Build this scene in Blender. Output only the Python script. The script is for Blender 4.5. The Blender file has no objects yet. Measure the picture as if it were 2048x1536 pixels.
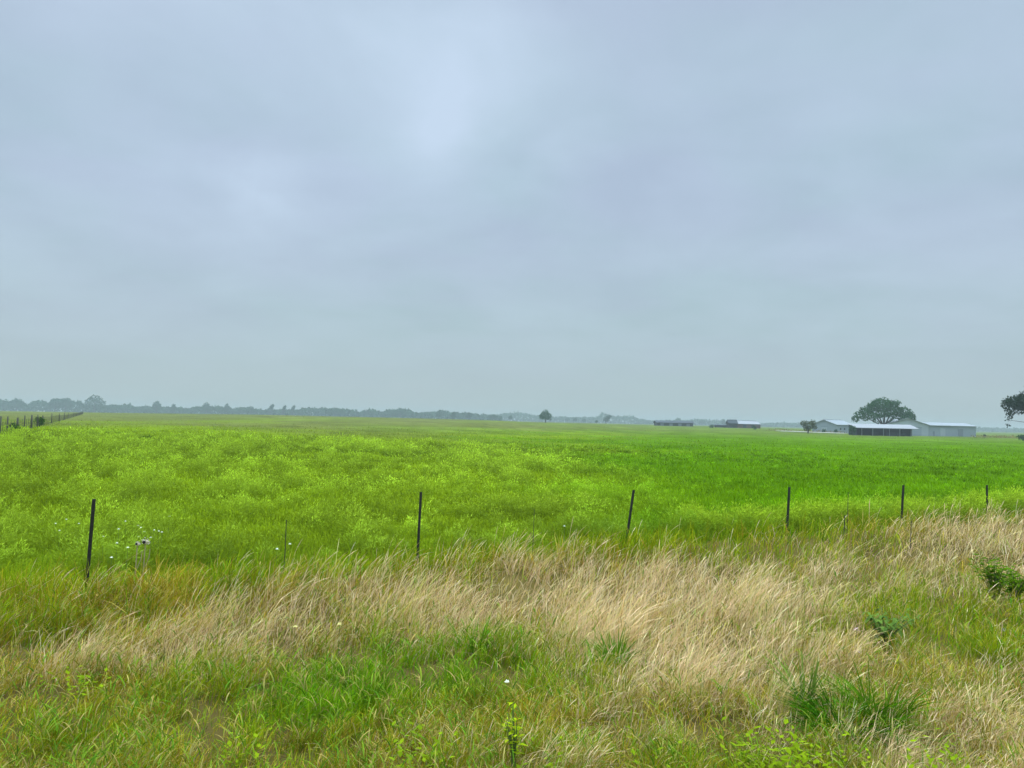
import bpy, bmesh, math, random
import numpy as np
from mathutils import Vector, Matrix

# ------------------------------------------------------------------ camera
S = bpy.context.scene
COL = S.collection
EYE = 2.4
FPX = 1540.0                               # focal length in photo pixels (2048 wide)
PITCH = math.atan(74 / FPX)
ROLL = math.radians(1.175)
fwd = Vector((0, math.cos(PITCH), math.sin(PITCH)))
up0 = Vector((0, -math.sin(PITCH), math.cos(PITCH)))
rt0 = Vector((1, 0, 0))
RT = rt0 * math.cos(ROLL) + up0 * math.sin(ROLL)
UP = up0 * math.cos(ROLL) - rt0 * math.sin(ROLL)
cam = bpy.data.cameras.new('camera')
camo = bpy.data.objects.new('camera', cam)
COL.objects.link(camo)
cam.sensor_width = 36
cam.lens = FPX / 2048 * 36
cam.clip_start = 0.05
cam.clip_end = 9000
camo.matrix_world = Matrix(((RT.x, UP.x, -fwd.x, 0), (RT.y, UP.y, -fwd.y, 0), (RT.z, UP.z, -fwd.z, EYE), (0, 0, 0, 1)))
S.camera = camo

# ------------------------------------------------------------------ exposure, world, sun
S.view_settings.view_transform = 'Standard'
S.view_settings.look = 'None'
S.view_settings.exposure = 0.0
S.view_settings.gamma = 1.0
SUN_EL, SUN_AZ = math.radians(58), math.radians(-35)      # azimuth from +Y towards +X
SKY_STRENGTH = 0.103
ZENITH = 7.4                                              # overcast sky: zenith over horizon
SUN = 1.5

w = bpy.data.worlds.new('World')
S.world = w
w.use_nodes = True
nt = w.node_tree
for n in list(nt.nodes):
    nt.nodes.remove(n)


def N(t, tree=None, **k):
    n = (tree or nt).nodes.new(t)
    for a, b in k.items():
        setattr(n, a, b)
    return n


def math_node(op, a, b=None, c=None, tree=None, clamp=False):
    n = N('ShaderNodeMath', tree, operation=op, use_clamp=clamp)
    for i, v in enumerate((a, b, c)):
        if v is None:
            continue
        if isinstance(v, (int, float)):
            n.inputs[i].default_value = v
        else:
            (tree or nt).links.new(v, n.inputs[i])
    return n.outputs[0]


def mixc(f, a, b, tree=None, blend='MIX'):
    n = N('ShaderNodeMix', tree, data_type='RGBA', blend_type=blend)
    for s, v in ((n.inputs[0], f), (n.inputs[6], a), (n.inputs[7], b)):
        if isinstance(v, (int, float)):
            s.default_value = v
        elif isinstance(v, tuple):
            s.default_value = (*v, 1)
        else:
            (tree or nt).links.new(v, s)
    return n.outputs[2]


def sky_dir(px, py):
    v = fwd + RT * ((px - 1024) / FPX) - UP * ((py - 768) / FPX)
    return v.normalized()


sky = N('ShaderNodeTexSky', sky_type='NISHITA', sun_disc=False)
sky.sun_elevation = SUN_EL
sky.sun_rotation = SUN_AZ
tc = N('ShaderNodeTexCoord')
nrm = N('ShaderNodeVectorMath', operation='NORMALIZE')
nt.links.new(tc.outputs['Generated'], nrm.inputs[0])
D = nrm.outputs[0]
sep = N('ShaderNodeSeparateXYZ')
nt.links.new(D, sep.inputs[0])
elev = math_node('MAXIMUM', sep.outputs[2], 0.0)
inv = math_node('DIVIDE', 1.0, math_node('ADD', elev, 0.22))
cx = math_node('MULTIPLY', sep.outputs[0], inv)
cy = math_node('MULTIPLY', sep.outputs[1], inv)
comb = N('ShaderNodeCombineXYZ')
nt.links.new(cx, comb.inputs[0])
nt.links.new(cy, comb.inputs[1])


def noise(vec, scale, detail, rough=0.5, dist=0.0, tree=None, off=None):
    n = N('ShaderNodeTexNoise', tree)
    n.inputs['Scale'].default_value = scale
    n.inputs['Detail'].default_value = detail
    n.inputs['Roughness'].default_value = rough
    n.inputs['Distortion'].default_value = dist
    if off is not None:
        m = N('ShaderNodeVectorMath', tree, operation='ADD')
        (tree or nt).links.new(vec, m.inputs[0])
        m.inputs[1].default_value = off
        vec = m.outputs[0]
    if vec is not None:
        (tree or nt).links.new(vec, n.inputs['Vector'])
    return n.outputs['Fac']


n1 = noise(comb.outputs[0], 1.25, 6, 0.58, 0.5, off=(3.1, 1.7, 0))
n2 = noise(comb.outputs[0], 2.3, 5, 0.5, 0.3, off=(9.4, 5.2, 2))
n3 = noise(comb.outputs[0], 1.3, 3, 0.5, 0.0, off=(1.4, 8.2, 5))
cl = math_node('MULTIPLY_ADD', n1, 0.9, -0.24)
cl = math_node('ADD', cl, math_node('MULTIPLY_ADD', n2, 1.1, -0.55))
# brighter openings in the overcast
for (px, py, deg, amt) in ((965, 85, 4.0, .30), (880, 15, 5.0, .22), (640, -20, 7, .26), (885, 250, 2.6, .26), (870, 325, 3.0, .24), (505, 380, 2.4, .50),
                           (570, 425, 3.0, .16), (250, 10, 6, .24), (1100, 40, 4, .10), (1035, 320, 3.6, .12), (760, 440, 3.5, .10), (1330, 260, 8, -.08), (600, 230, 6, -.10)):
    d = N('ShaderNodeVectorMath', operation='DOT_PRODUCT')
    nt.links.new(D, d.inputs[0])
    d.inputs[1].default_value = sky_dir(px, py)
    k = 1 / (1 - math.cos(math.radians(deg)))
    e = math_node('EXPONENT', math_node('MULTIPLY', math_node('SUBTRACT', d.outputs[1], 1.0), k))
    e = math_node('MULTIPLY', e, math_node('MULTIPLY_ADD', n2, 1.6, 0.2))
    cl = math_node('ADD', cl, math_node('MULTIPLY', e, amt))
cl = math_node('MAXIMUM', math_node('MINIMUM', cl, 1.0), 0.0)
tint = mixc(math_node('MULTIPLY_ADD', n3, 4.0, -1.5, clamp=True), (4.05, 5.52, 6.40), (4.26, 5.26, 6.70))
hi = mixc(cl, tint, (5.75, 7.05, 8.65))
# towards the horizon the cloud deck turns to an even grey-green haze
hf = math_node('POWER', math_node('SUBTRACT', 1.0, math_node('MINIMUM', math_node('MULTIPLY', elev, 3.2), 1.0)), 1.6)
over = mixc(hf, hi, (4.15, 5.25, 5.50))
# overcast luminance grows towards the zenith
mr = N('ShaderNodeMapRange', interpolation_type='SMOOTHERSTEP')
nt.links.new(elev, mr.inputs[0])
mr.inputs[1].default_value = 0.50
mr.inputs[2].default_value = 0.90
mr.inputs[3].default_value = 1.0
mr.inputs[4].default_value = ZENITH
zen = N('ShaderNodeVectorMath', operation='SCALE')
nt.links.new(over, zen.inputs[0])
nt.links.new(mr.outputs[0], zen.inputs['Scale'])
final = mixc(0.94, sky.outputs[0], zen.outputs[0])
bg = N('ShaderNodeBackground')
nt.links.new(final, bg.inputs[0])
bg.inputs[1].default_value = SKY_STRENGTH
wo = N('ShaderNodeOutputWorld')
nt.links.new(bg.outputs[0], wo.inputs[0])

sl = bpy.data.lights.new('sun', 'SUN')
sl.energy = SUN
sl.angle = math.radians(14)
sl.color = (1, 0.95, 0.87)
so = bpy.data.objects.new('sun', sl)
COL.objects.link(so)
sd = Vector((math.sin(SUN_AZ) * math.cos(SUN_EL), math.cos(SUN_AZ) * math.cos(SUN_EL), math.sin(SUN_EL)))
so.rotation_euler = sd.to_track_quat('Z', 'Y').to_euler()

# ------------------------------------------------------------------ helpers
rng = np.random.default_rng(11)
rnd = random.Random(5)


def tag(o, label=None, cat=None, group=None, kind=None):
    for k, v in (('label', label), ('category', cat), ('group', group), ('kind', kind)):
        if v:
            o[k] = v
    return o


def empty(name, loc=(0, 0, 0), rz=0.0, label=None, cat=None, group=None):
    o = bpy.data.objects.new(name, None)
    o.empty_display_size = 0.3
    COL.objects.link(o)
    o.location = loc
    o.rotation_euler = (0, 0, rz)
    return tag(o, label, cat, group)


def link_mesh(name, me, mat, parent=None):
    o = bpy.data.objects.new(name, me)
    COL.objects.link(o)
    if mat is not None:
        me.materials.append(mat)
    if parent:
        o.parent = parent
    return o


def obj(name, bm, mat, parent=None, smooth=False):
    me = bpy.data.meshes.new(name)
    bm.to_mesh(me)
    bm.free()
    if smooth:
        for p in me.polygons:
            p.use_smooth = True
    return link_mesh(name, me, mat, parent)


def copy_tree(o, parent=None):
    c = o.copy()
    COL.objects.link(c)
    if parent:
        c.parent = parent
    for ch in list(o.children):
        copy_tree(ch, c)
    return c


def hz(px):
    return 821 + 0.0205 * px


def ray(px, py):
    v = fwd + RT * ((px - 1024) / FPX) - UP * ((py - 768) / FPX)
    return v / v.y


RISE_PX = [-400, 0, 300, 500, 1000, 1300, 1500, 1580, 1650, 1750]
RISE_Z = [1.2, 1.2, 2.0, 2.6, 2.4, 1.6, 1.5, .8, .2, 0]


def sstep(v, a, b):
    t = np.clip((v - a) / (b - a), 0, 1)
    return t * t * (3 - 2 * t)


def hash2(ix, iy, s):
    v = np.sin(ix * 127.1 + iy * 311.7 + s * 74.7) * 43758.5453
    return v - np.floor(v)


def vnoise(x, y, s=0):
    ix, iy = np.floor(x), np.floor(y)
    fx, fy = x - ix, y - iy
    fx = fx * fx * (3 - 2 * fx)
    fy = fy * fy * (3 - 2 * fy)
    a, b = hash2(ix, iy, s), hash2(ix + 1, iy, s)
    c, d = hash2(ix, iy + 1, s), hash2(ix + 1, iy + 1, s)
    return (a * (1 - fx) + b * fx) * (1 - fy) + (c * (1 - fx) + d * fx) * fy


def fbm(x, y, s=0, o=3):
    r, amp, t = 0, 1.0, 0
    for k in range(o):
        r = r + amp * vnoise(x * 2 ** k + 17 * k, y * 2 ** k - 9 * k, s + k)
        t += amp
        amp *= .5
    return r / t


def terrain(x, y):
    x = np.asarray(x, float)
    y = np.asarray(y, float)
    zl = .6 * (1 - np.exp(np.minimum(x + 2, 0) / 40))
    zr = -(.13 + .37 * sstep(y, 27, 140)) * np.tanh(np.maximum(x + 2, 0) / 15)
    px = 1024 + FPX * x / np.maximum(y, 1)
    rise = np.interp(px, RISE_PX, RISE_Z) * sstep(y, 150, 550)
    hum = (fbm(x / 3.1, y / 3.1, 3) - .5) * .22 * sstep(y, 3, 9) * (1 - sstep(y, 200, 500))
    # low bank that the roadside fence stands on
    b = (x + 5.02) * -.5476 + (y - 9.2) * .8367
    bank = .15 * np.exp(-((b + .5) / 1.3) ** 2)
    return zl + zr + rise + hum + bank


def gp(px, d, dz=0.0):
    """ground point on the bearing of a photo column, d metres ahead"""
    v = ray(px, hz(px))
    x = v.x * d
    return Vector((x, d, float(terrain(x, d)) + dz))


def pxm(d):
    return d / FPX                       # metres per photo pixel


def to_px(x, y, z):
    vx, vy, vz = x, y, z - EYE
    dd = vx * fwd.x + vy * fwd.y + vz * fwd.z
    return (1024 + FPX * (vx * RT.x + vy * RT.y + vz * RT.z) / dd,
            768 - FPX * (vx * UP.x + vy * UP.y + vz * UP.z) / dd)


# ------------------------------------------------------------------ materials
def new_mat(name):
    m = bpy.data.materials.new(name)
    m.use_nodes = True
    t = m.node_tree
    for n in list(t.nodes):
        t.nodes.remove(n)
    out = N('ShaderNodeOutputMaterial', t)
    return m, t, out


def leaf_mat(name, base=None, var=0.25, trans=0.3, attr=None, gloss=0.0):
    m, t, out = new_mat(name)
    if attr:
        a = N('ShaderNodeAttribute', t, attribute_name=attr)
        c = a.outputs['Color']
    else:
        g = N('ShaderNodeNewGeometry', t)
        tcx = N('ShaderNodeTexCoord', t)
        nz = noise(tcx.outputs['Object'], 0.6, 2, tree=t)
        f = math_node('MULTIPLY_ADD', g.outputs['Random Per Island'], .6, math_node('MULTIPLY', nz, .4, tree=t), tree=t)
        c = mixc(f, tuple(v * (1 - var) for v in base), (min(1, base[0] * (1 + var * 1.5)), base[1] * (1 + var), base[2]), t)
    d = N('ShaderNodeBsdfDiffuse', t)
    t.links.new(c, d.inputs[0])
    tr = N('ShaderNodeBsdfTranslucent', t)
    t.links.new(c, tr.inputs[0])
    mx = N('ShaderNodeMixShader', t)
    mx.inputs[0].default_value = trans
    t.links.new(d.outputs[0], mx.inputs[1])
    t.links.new(tr.outputs[0], mx.inputs[2])
    o = mx.outputs[0]
    if gloss:
        gl = N('ShaderNodeBsdfGlossy', t)
        gl.inputs['Roughness'].default_value = .45
        m2 = N('ShaderNodeMixShader', t)
        m2.inputs[0].default_value = gloss
        t.links.new(o, m2.inputs[1])
        t.links.new(gl.outputs[0], m2.inputs[2])
        o = m2.outputs[0]
    t.links.new(o, out.inputs[0])
    return m


def solid_mat(name, base, rough=.7, var=.25, scale=3.0, metal=0.0, spec=.3, ribs=None):
    m, t, out = new_mat(name)
    tcx = N('ShaderNodeTexCoord', t)
    nz = noise(tcx.outputs['Object'], scale, 4, .6, tree=t)
    c = mixc(nz, tuple(v * (1 - var) for v in base), tuple(min(1, v * (1 + var)) for v in base), t)
    p = N('ShaderNodeBsdfPrincipled', t)
    t.links.new(c, p.inputs['Base Color'])
    p.inputs['Roughness'].default_value = rough
    p.inputs['Metallic'].default_value = metal
    p.inputs['Specular IOR Level'].default_value = spec
    if ribs:
        wv = N('ShaderNodeTexWave', t, wave_type='BANDS', bands_direction=ribs[0])
        wv.inputs['Scale'].default_value = ribs[1]
        t.links.new(tcx.outputs['Object'], wv.inputs[0])
        b = N('ShaderNodeBump', t)
        b.inputs['Strength'].default_value = .4
        b.inputs['Distance'].default_value = .05
        t.links.new(wv.outputs['Fac'], b.inputs['Height'])
        t.links.new(b.outputs[0], p.inputs['Normal'])
    t.links.new(p.outputs[0], out.inputs[0])
    return m


GRASS = leaf_mat('grass_blades', attr='col', trans=.24)
PASTURE = leaf_mat('pasture_leaves', attr='col', trans=.20)

# ------------------------------------------------------------------ fence line and field colours
D0, STEP = 9.2, 4.5
P0 = gp(184, D0)
VDIR = Vector((.8367, .5476))
PN = np.array([-VDIR.y, VDIR.x])          # points into the field


def beyond(x, y):
    """signed distance past the roadside fence (positive = in the field)"""
    return (x - P0.x) * PN[0] + (y - P0.y) * PN[1]


def field_colour(x, y, cl=0.5):
    """plant colour of the pasture (per clump)"""
    px = 1024 + FPX * x / np.maximum(y, 1)
    right = sstep(px + (fbm(x / 9, y / 9, 31) - .5) * 700, 850, 1400)
    far = sstep(y, 35, 110)
    left = np.stack([.240 + 0 * x, .350 + 0 * x, .009 + 0 * x], -1)
    rgt = np.stack([.130 + 0 * x, .275 + 0 * x, .002 + 0 * x], -1)
    c = left + (rgt - left) * right[..., None]
    # lime belt close to the fence
    b = beyond(x, y)
    lime = sstep(b, 4.5, .3) if False else (1 - sstep(b, .4, 4.5))
    c = c + (np.array([.20, .31, .012]) - c) * (lime * (.35 + .55 * fbm(x / 1.1, y / 1.1, 7)))[..., None]
    # seeding, duller grass further off on the left
    dull = np.clip(far * (1 - right) * .75 * sstep(fbm(x / 40, y / 60, 12), .25, .60) + .6 * sstep(y, 110, 330), 0, .9)
    c = c + (np.array([.180, .190, .050]) - c) * dull[..., None]
    # a paler mown strip in the middle distance
    pale = sstep(y, 110, 150) * (1 - sstep(y, 190, 260)) * sstep(px, 620, 780) * (1 - sstep(px, 980, 1150))
    c = c + (np.array([.19, .27, .03]) - c) * (pale * .7)[..., None]
    broad = .5 * fbm(x / 7, y / 4, 81) + .5 * fbm(x / 2.2, y / 2.0, 82)          # species patches
    c = c * (.72 + .56 * np.asarray(cl))[..., None] * (1 + (broad - .5) * 1.0)[..., None]
    return c


# ------------------------------------------------------------------ the ground: one sheet to the horizon
nb, nr = 241, 150
ang = np.linspace(-math.pi, math.pi, nb)
ang = np.sign(ang) * np.abs(ang / math.pi) ** 1.6 * math.pi     # finer ahead of the camera
rad = np.concatenate([[0.0], np.geomspace(1.0, 3300, nr - 1)])
A, R = np.meshgrid(ang, rad, indexing='ij')
gx, gy = np.sin(A) * R, np.cos(A) * R
gz = terrain(gx, gy)
gz = np.where(R > 2500, gz - (R - 2500) * .002, gz)
verts = np.stack([gx, gy, gz], -1).reshape(-1, 3)
idx = np.arange(nb * nr).reshape(nb, nr)
q = np.stack([idx[:-1, :-1], idx[1:, :-1], idx[1:, 1:], idx[:-1, 1:]], -1).reshape(-1, 4)[:, ::-1]


def mesh_from(name, verts, quads, mat=None, cols=None, kind=None, parent=None, smooth=False):
    me = bpy.data.meshes.new(name)
    me.vertices.add(len(verts))
    me.vertices.foreach_set('co', np.ascontiguousarray(verts, np.float32).ravel())
    me.loops.add(quads.size)
    me.loops.foreach_set('vertex_index', np.ascontiguousarray(quads, np.int32).ravel())
    me.polygons.add(len(quads))
    me.polygons.foreach_set('loop_start', np.arange(0, quads.size, 4, dtype=np.int32))
    me.update(calc_edges=True)
    if cols is not None:
        a = me.color_attributes.new('col', 'FLOAT_COLOR', 'POINT')
        c = np.ones((len(verts), 4), np.float32)
        c[:, :3] = cols
        a.data.foreach_set('color', c.ravel())
    if smooth:
        me.polygons.foreach_set('use_smooth', np.ones(len(quads), bool))
    o = link_mesh(name, me, mat, parent)
    if kind:
        o['kind'] = kind
    return o


fx, fy = verts[:, 0], verts[:, 1]
bey = beyond(fx, fy)
fcol = field_colour(fx, fy, fbm(fx / 2.3, fy / 2.3, 44)) * (.46 + .10 * sstep(fy, 60, 220))[:, None]
vcol = np.array([.095, .072, .020]) * (.7 + .6 * fbm(fx / .6, fy / .6, 5))[:, None]
gcol = np.where((bey > 0)[:, None], fcol, vcol)

gm, gt, gout = new_mat('pasture_soil')
ga = N('ShaderNodeAttribute', gt, attribute_name='col')
gtc = N('ShaderNodeTexCoord', gt)
gn = noise(gtc.outputs['Object'], .35, 6, .65, tree=gt)
gn2 = noise(gtc.outputs['Object'], .035, 5, .6, .5, tree=gt)
gf = math_node('ADD', math_node('MULTIPLY_ADD', gn, 1.1, .45, tree=gt), math_node('MULTIPLY_ADD', gn2, .9, -.45, tree=gt), tree=gt)
gs = N('ShaderNodeVectorMath', gt, operation='SCALE')
gt.links.new(ga.outputs['Color'], gs.inputs[0])
gt.links.new(gf, gs.inputs['Scale'])
gd = N('ShaderNodeBsdfDiffuse', gt)
gt.links.new(gs.outputs[0], gd.inputs[0])
gb = N('ShaderNodeBump', gt)
gb.inputs['Strength'].default_value = .5
gb.inputs['Distance'].default_value = .25
gt.links.new(gn, gb.inputs['Height'])
gt.links.new(gb.outputs[0], gd.inputs['Normal'])
gt.links.new(gd.outputs[0], gout.inputs[0])
ground = mesh_from('ground', verts, q, gm, gcol, 'structure', smooth=True)


# ------------------------------------------------------------------ blades of grass
def blades(P, h, wd, az, lean, col, prof, levels, tipcol=None, curve=1.6):
    """P (n,3) roots; h heights; wd widths; az lean azimuth; lean sideways reach in heights"""
    n = len(P)
    ts = np.array(levels)
    L = len(ts)
    ca, sa = np.cos(az), np.sin(az)
    face = rng.uniform(0, math.pi, n) * .35 + rng.normal(0, .5, n)      # blade width direction
    wx, wy = np.cos(face), np.sin(face)
    V = np.empty((n, L, 2, 3), np.float32)
    norm = 1 / np.sqrt(1 + (lean * .55) ** 2)
    for k, t in enumerate(ts):
        off = lean * h * t ** curve * norm
        zz = h * norm * (t - .28 * np.minimum(lean, 1.4) * t ** 3)
        cxp = P[:, 0] + ca * off
        cyp = P[:, 1] + sa * off
        czp = P[:, 2] + zz
        hw = wd * prof[k] * .5
        V[:, k, 0] = np.stack([cxp - wx * hw, cyp - wy * hw, czp], -1)
        V[:, k, 1] = np.stack([cxp + wx * hw, cyp + wy * hw, czp], -1)
    base = (np.arange(n) * L * 2)[:, None]
    qs = []
    for k in range(L - 1):
        qs.append(base + np.array([2 * k, 2 * k + 1, 2 * k + 3, 2 * k + 2]))
    Q = np.stack(qs, 1).reshape(-1, 4)
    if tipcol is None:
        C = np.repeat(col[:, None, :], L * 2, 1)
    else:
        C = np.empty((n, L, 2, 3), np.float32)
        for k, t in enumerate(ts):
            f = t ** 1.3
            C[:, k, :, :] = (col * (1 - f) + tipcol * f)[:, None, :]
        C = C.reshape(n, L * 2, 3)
    return V.reshape(-1, 3), Q, C.reshape(-1, 3)


def join(parts):
    vs, qs, cs, o = [], [], [], 0
    for v, qd, c in parts:
        vs.append(v)
        qs.append(qd + o)
        cs.append(c)
        o += len(v)
    return np.concatenate(vs), np.concatenate(qs), np.concatenate(cs)


def scatter(n, depmin, depmax, x0=-800, x1=2850):
    px = rng.uniform(x0, x1, n)
    dep = rng.uniform(depmin, depmax, n)
    d = EYE * FPX / dep
    x = (px - 1024) / FPX * d
    return x, d


STRAW = [(900, 1165, 330, 60, 1.7), (600, 1205, 190, 40, 1.2), (1250, 1125, 250, 50, 1.1), (1500, 1150, 210, 60, 1.6),
         (1230, 1200, 170, 55, 1.4), (1900, 1085, 190, 50, 2.0), (2060, 1050, 150, 55, 1.6), (1380, 1260, 250, 55, 1.1),
         (1580, 1310, 230, 55, 1.0), (1960, 1430, 160, 120, 1.5), (1800, 1380, 130, 50, .95), (2000, 1330, 120, 50, .8),
         (350, 1212, 170, 36, 1.1), (120, 1235, 150, 28, .75), (1130, 1420, 170, 60, .15), (1050, 1440, 120, 40, .15),
         (1300, 1200, 300, 80, .5)]
GREEN = [(820, 1315, 220, 55, 3.4), (620, 1360, 130, 55, 2.0), (980, 1290, 110, 38, 1.2), (280, 1340, 150, 35, .7),
         (110, 1410, 150, 70, 1.1), (520, 1440, 170, 70, .9), (1800, 1195, 120, 48, 2.4), (1980, 1240, 130, 38, 2.0),
         (1560, 1085, 170, 28, 2.2), (330, 1130, 230, 22, 2.2), (1720, 1085, 60, 30, .8), (50, 1195, 70, 40, 1.1), (60, 1130, 170, 34, 1.6),
         (350, 1105, 220, 28, 1.4), (1210, 1330, 55, 30, 1.0), (1300, 1460, 200, 60, .6), (1700, 1450, 110, 50, 1.2),
         (1540, 1510, 130, 35, 1.2), (1850, 1515, 110, 25, 1.0), (1400, 1072, 200, 26, 1.8), (850, 1500, 100, 40, .7),
         (700, 1095, 240, 22, 1.6), (1120, 1068, 200, 22, 1.5), (1480, 1400, 120, 60, .4)]
OLIVE = [(400, 1420, 320, 80, .7), (350, 1150, 220, 28, .9), (200, 1300, 260, 40, .9), (1100, 1380, 180, 60, .7),
         (650, 1260, 200, 26, .6), (1850, 1140, 70, 22, .8)]


def zone(lst, u, v):
    r = 0
    for (a, b, rx, ry, wt) in lst:
        r = r + wt * np.exp(-((u - a) / rx) ** 2 - ((v - b) / ry) ** 2)
    return r


def pick(cols, n):
    cols = np.array(cols)
    i = rng.integers(0, len(cols), n)
    c = cols[i] * rng.uniform(.78, 1.22, (n, 1))
    return c * rng.uniform(.93, 1.07, (n, 3))


PAL_STRAW = [(.85, .63, .35), (.82, .56, .32), (.88, .70, .42), (.78, .52, .30), (.80, .65, .29), (.62, .47, .16)]
PAL_GREEN = [(.165, .265, .003), (.21, .30, .005), (.085, .205, .003), (.30, .33, .010), (.20, .235, .006)]
PAL_OLIVE = [(.27, .22, .012), (.32, .20, .024), (.22, .22, .008), (.27, .18, .018), (.52, .41, .10), (.27, .26, .008), (.40, .31, .05)]

dry, lush = [], []
NV = 680000
x, y = scatter(NV, 105, 1050)
gap = .6 * fbm(x / .24, y / .24, 27, 2) + .4 * fbm(x / .8, y / .8, 28, 2)
keep = (beyond(x, y) < .25 + rng.normal(0, .25, NV)) & (y > 3.4) & (rng.uniform(0, 1, NV) < .14 + 3.1 * np.clip(gap - .385, 0, 1))
x, y, gap = x[keep], y[keep], gap[keep]
z = terrain(x, y)
u, v = to_px(x, y, z + .24)
us, vs_ = to_px(x, y, z + .50)
nz1, nz2, nz3 = fbm(x / .8, y / .8, 21), fbm(x / .7, y / .7, 22), fbm(x / .4, y / .4, 23)
ws = (zone(STRAW, us, vs_) * 1.1 + .03) * np.exp((nz1 - .5) * 3.5)
wg = (zone(GREEN, u, v) + .12) * np.exp((nz2 - .5) * 5.5)
wol = (zone(OLIVE, u, v) + .70) * np.exp((nz3 - .5) * 4.0)
core = np.clip(zone([(820, 1318, 210, 50, 1), (630, 1360, 120, 50, .8)], u, v), 0, 1)
ws, wol = ws * (1 - .85 * core), wol * (1 - .75 * core)
tot = ws + wg + wol
r = rng.uniform(0, 1, len(x)) * tot
kind = np.where(r < ws, 0, np.where(r < ws + wg, 1, 2))
sfrac = np.clip(ws / tot, 0, 1)
patch = fbm(x / 1.3, y / 1.3, 41)
tuft = .30 + 1.35 * gap
shade_var = np.clip(.38 + 1.25 * fbm(x / .16, y / .16, 61, 2), .5, 1.5)[:, None] * np.ones((1, 3))
near = 1 - sstep(y, 5.5, 9.0)
for k in (0, 1, 2):
    m = kind == k
    n = m.sum()
    P = np.stack([x[m], y[m], z[m] - .02], -1)
    d = y[m]
    px1 = d / 770.0                                   # metres per rendered pixel
    tall = (.75 + .5 * patch[m]) * tuft[m] * (.60 + .36 * sfrac[m] - .20 * near[m] + (.40 - .28 * sfrac[m]) * np.exp(-((beyond(x[m], y[m]) + .5) / .9) ** 2))
    if k == 0:
        stalk = rng.uniform(0, 1, n) < .25 + .40 * sfrac[m]
        for sel, st in ((stalk, True), (~stalk, False)):
            ns = sel.sum()
            c = pick(PAL_STRAW, ns)
            if st:
                h = rng.uniform(.31, .64, ns) * tall[sel]
                az = rng.normal(.10, .50, ns)
                ln = np.abs(rng.normal(.55, .25, ns))
                wdt = np.maximum(.0035, px1[sel] * rng.uniform(.23, .48, ns))
                dry.append(blades(P[sel], h, wdt, az, ln, c * np.array([.92, .94, .82]), (.8, .7, .8, 1.5, .25), (0, .4, .7, .88, 1), c, 1.9))
            else:
                h = rng.uniform(.22, .48, ns) * tall[sel]
                az = rng.normal(.3, 1.3, ns)
                ln = np.abs(rng.normal(.9, .45, ns))
                wdt = np.maximum(.004, px1[sel] * rng.uniform(.36, .72, ns))
                dry.append(blades(P[sel], h, wdt, az, ln, c * .82, (1, .9, .2), (0, .55, 1), None, 1.8))
    elif k == 1:
        c = pick(PAL_GREEN, n) * shade_var[m]
        deep = np.clip(zone([(820, 1312, 230, 60, 1), (620, 1360, 140, 60, .8), (330, 1130, 260, 24, .6)], u[m], v[m]), 0, 1)[:, None]
        c = c * (1 - deep * np.array([.38, .04, .20]))
        h = rng.uniform(.22, .58, n) * tall
        az = rng.normal(.3, 1.3, n)
        ln = np.abs(rng.normal(.55, .35, n))
        wdt = np.maximum(.004, px1 * rng.uniform(.32, .72, n))
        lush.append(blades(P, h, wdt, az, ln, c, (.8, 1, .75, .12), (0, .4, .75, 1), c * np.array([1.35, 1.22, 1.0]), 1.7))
    else:
        c = pick(PAL_OLIVE, n) * shade_var[m]
        h = rng.uniform(.18, .52, n) * tall
        az = rng.normal(.3, 1.4, n)
        ln = np.abs(rng.normal(.75, .45, n))
        wdt = np.maximum(.0035, px1 * rng.uniform(.32, .68, n))
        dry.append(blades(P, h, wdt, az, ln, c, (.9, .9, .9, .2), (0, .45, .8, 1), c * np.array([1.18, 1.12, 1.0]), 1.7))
# short broad leaves caught among the blades
m = (rng.uniform(0, 1, len(x)) < .16 * (1 - .8 * sfrac)) & (v > 1120)
n = m.sum()
c = pick([(.13, .24, .015), (.17, .26, .02), (.22, .22, .035), (.08, .19, .012), (.30, .25, .07)], n)
P = np.stack([x[m], y[m], z[m] + rng.uniform(.02, .22, n) * tuft[m]], -1)
lush.append(blades(P, rng.uniform(.07, .16, n), np.maximum(.008, y[m] / 770 * rng.uniform(.7, 1.5, n)), rng.uniform(0, 6.28, n),
                   rng.uniform(.4, 1.6, n), c, (.35, 1, .85, .15), (0, .4, .7, 1), c * np.array([1.3, 1.2, 1.1]), 1.4))
vv, qq, cc = join(dry)
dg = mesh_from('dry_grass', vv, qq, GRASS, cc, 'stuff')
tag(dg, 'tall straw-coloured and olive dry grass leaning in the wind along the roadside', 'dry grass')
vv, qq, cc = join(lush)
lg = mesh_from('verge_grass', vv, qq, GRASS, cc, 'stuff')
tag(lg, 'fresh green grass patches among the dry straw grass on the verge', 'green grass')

# ------------------------------------------------------------------ pasture beyond the fence: tufted plants
pasture = []
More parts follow.
